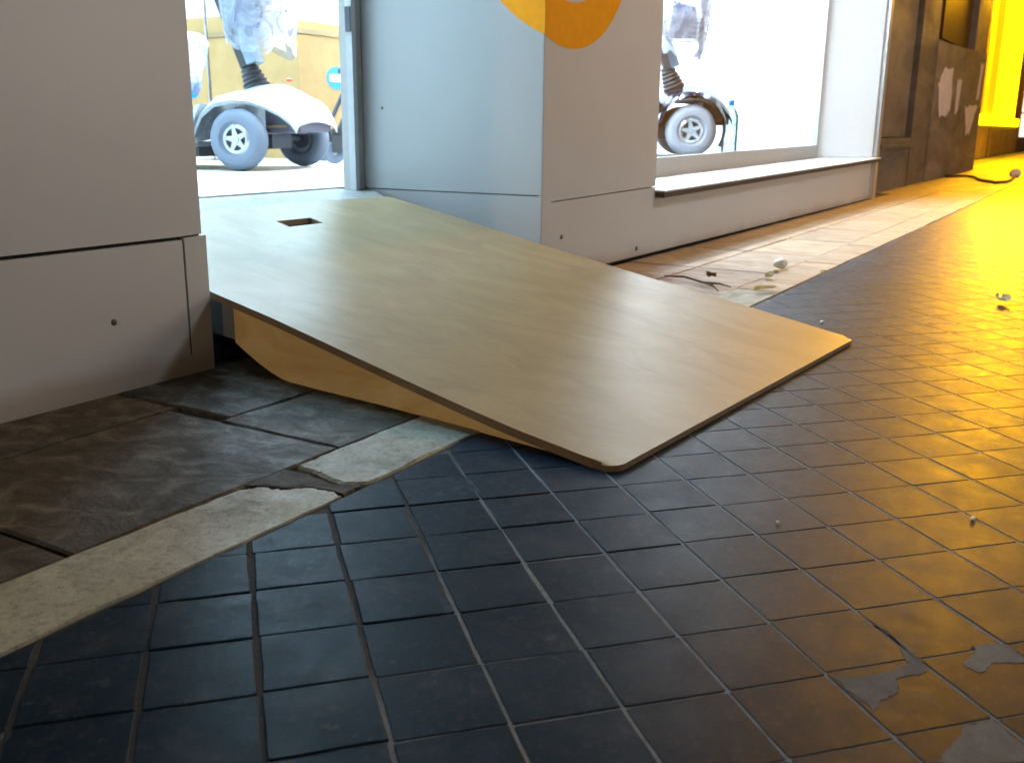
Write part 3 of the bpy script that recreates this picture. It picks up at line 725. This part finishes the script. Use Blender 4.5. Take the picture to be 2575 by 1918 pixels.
    def film(u, v):
        a_ = 2 * math.pi * u; x_ = x0 + .21 + .30 * math.copysign(abs(math.cos(a_)) ** .5, math.cos(a_)); y_ = .41 * math.copysign(abs(math.sin(a_)) ** .5, math.sin(a_))
        z_ = z0 - .12 + .95 * v - (.09 * abs(math.sin(u * 23)) + .05 * math.sin(u * 9)) * (1 - v) ** 2
        k_ = 1 - .12 * (1 - v) ** 3
        return (x0 + .21 + (x_ - x0 - .21) * k_, y_ * k_, z_)
    crumpled(bm, film, 40, 16, .03, seed); to_obj('wrapping_film', bm, 'polythene', t, smooth=True)
    return t
s1 = make_scooter('silver mobility scooter with grey tyres and film wrapped basket, seen through the doorway', (7.534, 7.43, .566), R(-74.5), 'silver_body', 'bluegrey_column', 'grey_plastic', 2)
bm = bmesh.new(); lathe(bm, [(.001, 0), (.03, 0), (.03, .02), (.001, .03)], 10, 'Z'); to_obj('lamp', bm, 'red_lamp', s1, loc=(.16, .10, .86))
s2 = make_scooter('black mobility scooter with film wrapped basket on the podium behind the display window', (11.59, 4.59, .681), math.atan2(-.88, .468), 'black_gloss', 'bluegrey_column', 'dark_plastic', 8, 'tyre_pale')
# turn the drooping mudguard on: black scooter has cycle style guards over its front wheels
for sgn in (-1, 1):
    bm = bmesh.new(); secs = []
    for k in range(16):
        a = R(165 - 190 * k / 15); r_ = .365 + .03 * math.sin(k / 15 * math.pi)
        x_, z_ = r_ * math.cos(a), .295 + r_ * math.sin(a) * 1.04; w_ = .12 * (1 - .35 * (k / 15) ** 2)
        nx, nz = math.cos(a) * .022, math.sin(a) * .022
        secs.append([(x_, sgn * .65 - w_, z_ - .02), (x_ + nx, sgn * .65 - w_ * .6, z_ + nz), (x_ + nx, sgn * .65 + w_ * .6, z_ + nz), (x_, sgn * .65 + w_, z_ - .02), (x_ - nx * .3, sgn * .65 + w_ * .6, z_ - nz * .3), (x_ - nx * .3, sgn * .65 - w_ * .6, z_ - nz * .3)])
    loft(bm, secs); to_obj('mudguard', bm, 'black_gloss', s2, smooth=True)

# water bottle in the window
wb = thing('water_bottle', 'clear turquoise water bottle with blue cap standing in the display window', 'bottle', (11.72, 4.06, .681))
bm = bmesh.new(); lathe(bm, [(.001, 0), (.085, 0), (.095, .015), (.095, .14), (.088, .155), (.095, .17), (.095, .36), (.088, .375), (.095, .39), (.095, .46), (.07, .53), (.035, .57), (.03, .60)], 24, 'Z'); to_obj('bottle_body', bm, 'bottle_plastic', wb, smooth=True)
bm = bmesh.new(); lathe(bm, [(.034, 0), (.036, .05), (.03, .062), (.001, .062)], 16, 'Z'); to_obj('cap', bm, 'blue_print', wb, loc=(0, 0, .592), smooth=True)

# bag hanging off another pushed-in chair, seen at the left edge of the doorway
hb = thing('plastic_bag', 'white plastic bag with a blue print, at the left edge of the doorway', 'plastic bag', (8.39, 9.6, 1.34))
bm = bmesh.new()
crumpled(bm, lambda u, v: ((.26 * (.35 + .65 * v ** .6) * (1 - max(0, v - .9) * 5)) * math.cos(2 * math.pi * u), (.26 * (.35 + .65 * v ** .6) * (1 - max(0, v - .9) * 5)) * math.sin(2 * math.pi * u),   .70 * v), 28, 14, .03, 4)
to_obj('bag_body', bm, 'polythene', hb, smooth=True, loc=(0, 0, 0))
bm = bmesh.new(); lathe(bm, [(.001, -.05), (.08, -.04), (.115, .05), (.118, .14), (.10, .15)], 20, 'Z'); to_obj('blue_bottom', bm, 'blue_print', hb, smooth=True)
hk = thing('coat_stand', 'chrome stand holding the white plastic bag behind the left pier', 'stand', (8.39, 9.6, .566))
bm = bmesh.new(); tube(bm, [(.32, 0, .02), (.32, 0, 2.0), (.2, 0, 2.1), (0, 0, 2.05), (0, 0, 1.6)], .018); lathe(bm, [(.001, 0), (.2, 0), (.2, .02), (.001, .03)], 20, 'Z', (.32, 0, 0)); to_obj('pole', bm, 'chrome', hk)

# rollator whose caster shows beside the door frame
ro = thing('rollator', 'dark rollator with small grey caster wheels behind the door frame', 'rollator', (8.97, 7.88, .566), R(-40))
for (x, y) in ((0, 0), (0, .9), (1.0, 0), (1.0, .9)):
    bm = bmesh.new(); lathe(bm, [(.001, -.03), (.11, -.03), (.125, -.015), (.125, .015), (.11, .03), (.001, .03)], 24, 'Y'); ww = to_obj('wheel', bm, 'tyre_grey', ro, loc=(x, y, .125), smooth=True)
    bm = bmesh.new(); lathe(bm, [(.001, -.036), (.03, -.036), (.03, .036), (.001, .036)], 12, 'Y'); to_obj('hub', bm, 'white_print', ww)
    bm = bmesh.new(); box(bm, -.03 , .09, -.055, -.038, .0, .22); box(bm, -.03, .09, .038, .055, .0, .22); box(bm, -.03, .12, -.055, .055, .2, .27); to_obj('fork', bm, 'rubber_black', ro, loc=(x, y, .125))
bm = bmesh.new()
for y in (0, .9): tube(bm, [(.05, y, .36), (.45, y, 1.2), (.6, y, 1.6), (.45, y, 1.75)], .025); tube(bm, [(1.0, y, .36), (.45, y, 1.2)], .025)
tube(bm, [(.45, 0, 1.2), (.45, .9, 1.2)], .02); to_obj('frame', bm, 'dark_plastic', ro)
bm = bmesh.new(); box(bm, .2, .75, .1, .8, 1.05, 1.1); to_obj('seat', bm, 'rubber_black', ro, bev=.02)

# ------------------------------------------------------------------ wooden ramp
rp = thing('wooden_ramp', 'long beige laminated wooden ramp leading from the paving up to the shop doorway', 'ramp', (3.68, 1.07, 0))
OX, OY = 3.68, 1.07
def ix(tab, t):
    for (a, b), (c, d) in zip(tab, tab[1:]):
        if t <= c: return b + (d - b) * (t - a) / (c - a)
    return tab[-1][1]
Lp = [(1.156, .022), (1.31, .037), (1.546, .063), (1.764, .095), (2.0, .133), (2.357, .193), (2.758, .262), (3.211, .328), (4.14, .560)]
Rp = [(.986, .022), (1.49, .114), (2.13, .220), (2.82, .343), (3.42, .455), (4.0, .563)]
def rpos(u, v):
    """u across 0..1 (left to right), v along 0..1"""
    yl = 1.156 + v * (4.14 - 1.156); yr = .986 + v * (4.0 - .986)
    xl = 2.520 + .145 * (yl - 1.156); xr = 4.835 + .075 * (yr - .986)
    y = yl + (yr - yl) * u
    rc = .05                                       # rounded toe corners
    for e in (u * (xr - xl), (1 - u) * (xr - xl)):
        if v < .0001 and e < rc: y += rc - math.sqrt(max(0, rc * rc - (rc - e) ** 2))
    return Vector((xl + (xr - xl) * u - OX, y - OY, ix(Lp, yl) * (1 - u) + ix(Rp, yr) * u))
# cut out of the hand hole: in (u, v)
def uv_of(x, y):
    u, v = .5, .5
    for _ in range(30):
        p = rpos(u, v); ex, ey = x - OX - p.x, y - OY - p.y; u += ex / 2.4; v += ey / 3.0
    return u, v
hole = [uv_of(*p) for p in ((3.845, 3.708), (4.090, 3.697), (4.088, 3.795), (3.842, 3.803))]
hu0, hu1 = hole[0][0], hole[1][0]; hv0, hv1 = min(hole[0][1], hole[1][1]), max(hole[2][1], hole[3][1])
us = sorted(set([0, .001, .003, .006, .010, .015, .022, 1 - .022, 1 - .015, 1 - .010, .994, .997, .999, .1, .2, .3, .4, hu0, (hu0 + hu1) / 2, hu1, .75, .85, .996, 1]))
vs_ = sorted(set([0, .018] + [k / 24 for k in range(1, 24)] + [hv0, hv1, 1])); vs_ = [v for v in vs_ if not (hv0 < v < hv1)]
TH = .030
bm = bmesh.new(); top = {}; bot = {}
for a, u in enumerate(us):
    for b, v in enumerate(vs_):
        p = rpos(u, v); q = p - Vector((0, 0, TH if v > .01 else .02)); top[a, b] = bm.verts.new(p); bot[a, b] = bm.verts.new(q)
# rounded left and right toe corners
cells_ = []
for a in range(len(us) - 1):
    for b in range(len(vs_) - 1):
        um, vm = (us[a] + us[a + 1]) / 2, (vs_[b] + vs_[b + 1]) / 2
        if hu0 < um < hu1 and hv0 < vm < hv1: continue
        cells_.append((a, b))
cs = set(cells_)
for a, b in cells_:
    bm.faces.new((top[a, b], top[a + 1, b], top[a + 1, b + 1], top[a, b + 1])); bm.faces.new((bot[a, b], bot[a, b + 1], bot[a + 1, b + 1], bot[a + 1, b]))
    if (a - 1, b) not in cs: bm.faces.new((top[a, b], top[a, b + 1], bot[a, b + 1], bot[a, b]))
    if (a + 1, b) not in cs: bm.faces.new((top[a + 1, b], bot[a + 1, b], bot[a + 1, b + 1], top[a + 1, b + 1]))
    if (a, b - 1) not in cs: bm.faces.new((top[a, b], bot[a, b], bot[a + 1, b], top[a + 1, b]))
    if (a, b + 1) not in cs: bm.faces.new((top[a, b + 1], top[a + 1, b + 1], bot[a + 1, b + 1], bot[a, b + 1]))
bm.verts.ensure_lookup_table()
bmesh.ops.recalc_face_normals(bm, faces=bm.faces)
deck = to_obj('deck', bm, 'ramp_laminate', rp, smooth=True)
deck.data.materials.append(M['ramp_edge'])
for p in deck.data.polygons:
    if abs(p.normal.z) < .5 or p.normal.z < 0: p.material_index = 1
# side boards, set in a little under the deck
def side(off, tab, ys, botz, mat, name, x0, sl, y00):
    bm = bmesh.new(); A = []; B = []
    for y in ys:
        x = x0 + sl * (y - y00) + off
        zt = ix(tab, y) - TH - .001; zb = min(ix(botz, y), zt - .003)
        A.append([(x - OX, y - OY, zb), (x - OX, y - OY, zt), (x - OX + .035, y - OY, zt), (x - OX + .035, y - OY, zb)])
    loft(bm, A); return to_obj(name, bm, mat, rp)
bz = [(1.30, .0), (1.57, .003), (2.15, .008), (2.54, .003), (2.74, .003), (2.80, .010), (2.87, .032), (2.95, .058), (3.075, .114)]
side(.040, Lp, [1.36, 1.45, 1.6, 1.8, 2.0, 2.2, 2.4, 2.55, 2.65, 2.72, 2.78, 2.84, 2.92, 3.0, 3.075], bz, 'ramp_ply', 'side_board', 2.520, .145, 1.156)
side(.046, Lp, [3.078, 3.2, 3.5, 3.8, 4.0], [(2.9, .114), (3.2, .13), (4.0, .16)], 'grey_board', 'end_board', 2.520, .145, 1.156)
side(-.075, Rp, [1.2, 1.5, 2.0, 2.5, 2.7, 2.9, 3.2, 4.0], [(1.2, .0), (2.5, .008), (2.9, .15), (4.0, .16)], 'ramp_ply', 'side_board', 4.835, .075, .986)
for v in (.25, .5, .78):
    p0, p1 = rpos(.03, v), rpos(.96, v); bm = bmesh.new()
    zb = .16 if v > .7 else .012
    loft(bm, [[(p0.x, p0.y, zb), (p0.x, p0.y + .04, zb), (p0.x, p0.y + .04, p0.z - TH - .004), (p0.x, p0.y, p0.z - TH - .004)], [(p1.x, p1.y, zb), (p1.x, p1.y + .04, zb), (p1.x, p1.y + .04, p1.z - TH - .004), (p1.x, p1.y, p1.z - TH - .004)]]); to_obj('cross_batten', bm, 'ramp_ply', rp)
# dark board seen through the hand hole
c_ = rpos((hu0 + hu1) / 2, (hv0 + hv1) / 2); mb = bmesh.new(); box(mb, c_.x - .25, c_.x + .25, c_.y - .14, c_.y + .14, c_.z - .13, c_.z - .09); to_obj('hole_backing', mb, 'dark_hole', rp)

# ------------------------------------------------------------------ neighbouring old front with the hoarding
nb = thing('old_building', 'dark brown stone house front next to the white shop', 'building', (18, 4, 0))
def npb(name, mat, *a, bev=0.0):
    bm = bmesh.new(); box(bm, *a); o = to_obj(name, bm, mat, nb, bev=bev); o.location = Vector((-18, -4, 0)) * S; return o
npb('wall', 'brown_stone', 15.95, 31.4, 3.62, 6.0, 0, 14)
npb('pilaster', 'brown_stone', 17.0, 19.4, 3.42, 3.62, .9, 14, bev=.02)
npb('plinth', 'brown_stone', 16.9, 19.6, 3.36, 3.62, 0, .72, bev=.02)
npb('plinth_moulding', 'brown_stone', 16.8, 19.7, 3.30, 3.62, .725, .79, bev=.02)
npb('plinth_moulding', 'brown_stone', 16.85, 19.65, 3.36, 3.62, .795, .88, bev=.03)
npb('pilaster', 'brown_stone', 19.75, 21.56, 3.37, 3.62, 0, 14, bev=.04)
npb('pilaster', 'brown_stone', 16.15, 16.6, 3.40, 3.62, 0, 14, bev=.02)
npb('door_jamb', 'tan_stone', 27.6, 28.4, 3.45, 3.62, 2.9, 12, bev=.02)
npb('door_leaf', 'dark_maroon', 23.2, 27.2, 3.56, 3.62, 2.9, 12)
hd = thing('hoarding', 'tall weathered board with torn posters leaning on the dark stone front', 'hoarding', (24, 3.4, 0))
def hpb(name, mat, pts, y0, y1):
    bm = bmesh.new(); prism_xz(bm, [(p[0] - 24, p[1]) for p in pts], y0 - 3.4, y1 - 3.4); return to_obj(name, bm, mat, hd)
hpb('board', 'old_board', [(21.58, 0.02), (25.4, 0.02), (25.4, 2.82), (21.58, 2.72)], 3.35, 3.42)
hpb('board', 'old_board', [(25.43, 0.02), (29.3, 0.02), (29.3, 2.95), (25.43, 2.83)], 3.35, 3.42)
for k, pl in enumerate(([(22.75, 2.26), (23.75, 2.31), (23.95, 1.42), (22.56, 1.23), (21.98, 1.92)], [(28.27, 2.66), (28.82, 2.69), (28.59, 1.81), (28.14, 1.80)], [(26.12, 1.56), (28.55, 1.67), (27.53, .96), (26.93, .96)], [(24.6, 2.1), (25.2, 2.15), (25.1, 1.5), (24.7, 1.3)])):
    bm = bmesh.new(); prism_xz(bm, [(p[0] - 24, p[1]) for p in ragged(pl, 5, .06, k)], 3.343 - 3.4, 3.3485 - 3.4); to_obj('torn_poster', bm, 'poster_lilac', hd)

# ------------------------------------------------------------------ amber lit shop further down the street, and the one after it
ys = thing('amber_shop', 'shop front glowing amber yellow above a tan stone base, beyond the hoarding', 'building', (45, 4.7, 0))
def ypb(name, mat, *a, bev=0.0, par=None):
    bm = bmesh.new(); box(bm, *a)
    for v in bm.verts: v.co -= Vector((45, 4.7, 0))
    return to_obj(name, bm, mat, par or ys, bev=bev)
ypb('wall', 'tan_stone', 31.5, 57.5, 4.70, 8, 0, 1.24)
ypb('wall', 'tan_stone', 31.5, 57.5, 4.98, 8, 1.24, 16)
ypb('pilaster', 'tan_stone', 44.6, 45.7, 4.64, 4.70, 0, 1.2, bev=.03)
fr_ = ypb('window', 'amber_glass_glow', 33.0, 56.5, 4.62, 4.80, 1.245, 1.62, bev=.03)
for x0, x1, mt in ((33.0, 36.5, 'amber_pane_glow'), (37.0, 41.5, 'amber_glass_glow'), (42.0, 46.8, 'amber_pane_glow'), (49.2, 56.3, 'amber_glass_glow')):
    ypb('pane', mt, x0, x1, 4.84, 4.90, 1.64, 9.5, par=fr_)
for x0, x1 in ((36.55, 36.95), (41.55, 41.95), (46.85, 49.15)):
    ypb('frame', 'amber_glass_glow' if x0 > 46 else 'tan_stone', x0, x1, 4.74, 4.90, 1.64, 9.5, par=fr_)
fs = ypb('lit_fascia', 'amber_fascia_glow', 32.0, 57.0, 4.2, 4.9, 9.6, 12.5, bev=.05)
ps = thing('pink_shop', 'pale pink lit shop front with dark red base at the far end of the street', 'building', (64, 4.4, 0))
bm = bmesh.new(); box(bm, -6, 20, .3, 4, .0, 15); to_obj('wall', bm, 'dark_maroon', ps)
bm = bmesh.new(); box(bm, -5.7, -1.0, .2, .29, .75, 1.9); to_obj('window', bm, 'pink_display_glow', ps)
bm = bmesh.new(); box(bm, -5.7, -1.0, .2, .29, 2.0, 3.9); to_obj('window', bm, 'pink_display_glow', ps)
bm = bmesh.new(); box(bm, -.5, 8.0, .2, .29, .75, 9); to_obj('window', bm, 'amber_glass_glow', ps)
# houses across the street, behind the camera's right shoulder
hs = thing('house', 'plain rendered house with an added glowing window panel on the far side of the street', 'building', (20, -13.2, 0))
bm = bmesh.new(); box(bm, -40, 40, -6, 0, 0, 16); to_obj('wall', bm, 'house_wall', hs)
bm = bmesh.new(); box(bm, -9.5, -.5, .005, .08, 1.1, 5.7); to_obj('added_glow_panel', bm, 'added_opposite_glow', hs)  # unseen glowing panel, added along with the front fill light
for k in range(9):
    bm = bmesh.new(); box(bm, -34 + 8 * k, -31 + 8 * k, .005, .06, 7, 11); to_obj('window', bm, 'dark_plastic', hs)
# the street lamp, and one added to light the right pier, that carry the lamps set at the top of the script
def lamp_post(lab, x, y, z, glow, ax, ay):
    t = thing('street_lamp', lab, 'street lamp', (x + ax, y + ay, 0))
    bm = bmesh.new(); tube(bm, [(0, 0, 0), (0, 0, z - .6), (-ax * .2, -ay * .2, z + .35), (-ax * .8, -ay * .8, z + .45)], [.12, .09, .07, .06], 12); to_obj('pole', bm, 'lamp_pole_grey', t, smooth=True)
    bm = bmesh.new(); box(bm, -ax - .7, -ax + .7, -ay - .5, -ay + .5, z + .30, z + .52); to_obj('lamp_head', bm, 'lamp_pole_grey', t, bev=.08)
    bm = bmesh.new(); box(bm, -ax - .5, -ax + .5, -ay - .35, -ay + .35, z + .24, z + .295); to_obj('lens', bm, glow, t, bev=.02)
lamp_post('grey street lamp with warm white lens behind the camera', -13.0, 1.1, 4.8, 'street_lamp_glow', -1.5, -1.0)
lamp_post('added grey street lamp with warm white lens, unseen, right of the camera', 11.0, -4.5, 9.0, 'street_lamp_glow', .5, -2.5)
bl = thing('wall_lamp', 'orange sodium lamp on a long bracket high above the hoarding', 'wall lamp', (19.0, 3.42, 11.0))
bm = bmesh.new(); tube(bm, [(0, -.01, 0), (0, -.5, .3), (0, -1.1, -.1)], .06, 8); to_obj('bracket', bm, 'lamp_pole_grey', bl)
bm = bmesh.new(); box(bm, -.5, .5, -1.6, -.7, -.40, -.15); to_obj('lamp_head', bm, 'lamp_pole_grey', bl, bev=.06)
bm = bmesh.new(); box(bm, -.4, .4, -1.5, -.8, -.46, -.405); to_obj('lens', bm, 'sodium_lamp_glow', bl, bev=.02)
bl = thing('wall_lamp', 'orange sodium lamp on a bracket above the amber shop', 'wall lamp', (44.0, 4.15, 8.2))
bm = bmesh.new(); tube(bm, [(0, .04, 0), (0, -.6, .2), (0, -1.0, -.35)], .06, 8); to_obj('bracket', bm, 'lamp_pole_grey', bl)
bm = bmesh.new(); box(bm, -1.0, 1.0, -1.7, -.5, -.55, -.35); to_obj('lamp_head', bm, 'lamp_pole_grey', bl, bev=.08)
bm = bmesh.new(); box(bm, -.8, .8, -1.5, -.7, -.65, -.56); to_obj('lens', bm, 'sodium_lamp_glow', bl, bev=.02)

# ------------------------------------------------------------------ litter
def blob(r, seed, sq=(1, 1, .8), amp=.25):
    bm = bmesh.new(); bmesh.ops.create_icosphere(bm, subdivisions=3, radius=r)
    for v in bm.verts:
        n = noise.noise(v.co / r * 1.6 + Vector((seed, 0, 0))); v.co *= 1 + amp * n + .5 * amp * noise.noise(v.co / r * 4 + Vector((0, seed, 0)))
        v.co = Vector((v.co.x * sq[0], v.co.y * sq[1], v.co.z * sq[2]))
    return bm
def scrap(w_, l_, seed, curl=.35, h=.02):
    bm = bmesh.new(); n = 8; g = [[None] * (n + 1) for _ in range(n + 1)]
    for a in range(n + 1):
        for b in range(n + 1):
            u, v = a / n * 2 - 1, b / n * 2 - 1
            x_ = u * l_ ; y_ = v * w_ * (1 - .75 * abs(u) ** 2.2)
            g[a][b] = bm.verts.new((x_, y_, h * .3 + curl * w_ * v * v + h * noise.noise(Vector((u * 1.5, v * 1.5, seed))) + h))
    for a in range(n):
        for b in range(n): bm.faces.new((g[a][b], g[a + 1][b], g[a + 1][b + 1], g[a][b + 1]))
    bmesh.ops.solidify(bm, geom=bm.faces[:], thickness=.003)
    return bm
tag(to_obj('paper_glare_ball', blob(.046, 1), 'paper_white', loc=(7.16, 2.03, .05), smooth=True), 'crumpled cream paper ball, the biggest litter on the pale kerb', 'paper')
tag(to_obj('paper_crumb', blob(.024, 6, (1.3, .8, .7)), 'yellow_paper', loc=(6.95, 2.00, .024), smooth=True), 'small yellowish crumb beside the crumpled paper ball', 'paper')
tag(to_obj('leaf', scrap(.035, .07, 3), 'pale_leaf', loc=(6.61, 1.95, .008), rot=(0, 0, .6)), 'pale dry leaf on the kerb between ball of paper and ramp', 'leaf')
tag(to_obj('leaf', scrap(.032, .09, 5), 'yellow_paper', loc=(6.05, 1.80, .008), rot=(0, 0, -.5)), 'cream and yellow leaf on the kerb edge, nearest to the ramp', 'leaf')
tag(to_obj('leaf', scrap(.03, .045, 9, h=.03), 'dry_leaf', loc=(6.36, 2.27, .006), rot=(0, 0, 1.1)), 'small brown curled leaf on the pale slabs near the ramp', 'leaf')
tag(to_obj('leaf', scrap(.02, .045, 11), 'pale_leaf', loc=(7.07, 1.70, .004), rot=(0, 0, .2)), 'tiny pale leaf lying right at the edge of the kerb and dark paving', 'leaf')
tag(to_obj('leaf', scrap(.045, .08, 13), 'pale_leaf', loc=(6.50, .487, .003), rot=(0, 0, .3)), 'pale leaf alone on the amber lit paving', 'leaf')
tag(to_obj('pebble', blob(.005, 3), 'paper_white', loc=(2.407, .637, .006)), 'tiny white chip on the brown paving, left one of two', 'chip')
tag(to_obj('pebble', blob(.006, 5, (1.6, 1, .7)), 'paper_white', loc=(2.718, .205, .006)), 'white chip on the amber paving beside a wide joint', 'chip')
tag(to_obj('pebble', blob(.010, 8, (1.3, 1, .6)), 'paper_white', loc=(5.264, 1.246, .008)), 'small white chip on the dark paving behind the ramp corner', 'chip')
bm = bmesh.new(); tube(bm, [(6.326, 2.595, .012), (6.25, 2.42, .03), (6.146, 2.246, .02), (6.12, 2.12, .025), (6.105, 2.043, .014)], [.004, .007, .008, .006, .003], 6); tube(bm, [(6.15, 2.26, .022), (6.0, 2.13, .03), (5.90, 2.05, .012)], [.005, .008, .003], 6)
tag(to_obj('twig', bm, 'twig_brown'), 'forked dark twig on the pale slabs beside the ramp', 'twig')
bm = bmesh.new(); tube(bm, [(24.07, 3.3, .03), (24.3, 2.86, .04), (23.6, 2.65, .05), (22.9, 2.48, .03), (22.2, 2.2, .03), (21.72, 2.05, .03), (22.2, 1.92, .03), (22.9, 1.886, .03), (24.4, 1.95, .03)], .03, 6)
tag(to_obj('cable', bm, 'twig_brown'), 'dark cable curling over the amber pavement by the hoarding', 'cable')
tag(to_obj('paper_glare_ball', blob(.12, 12), 'paper_white', loc=(25.13, 1.99, .10), smooth=True), 'added white ball for the bright glare at the end of the dark cable', 'paper')  # added white ball, stands in for a spot of glare
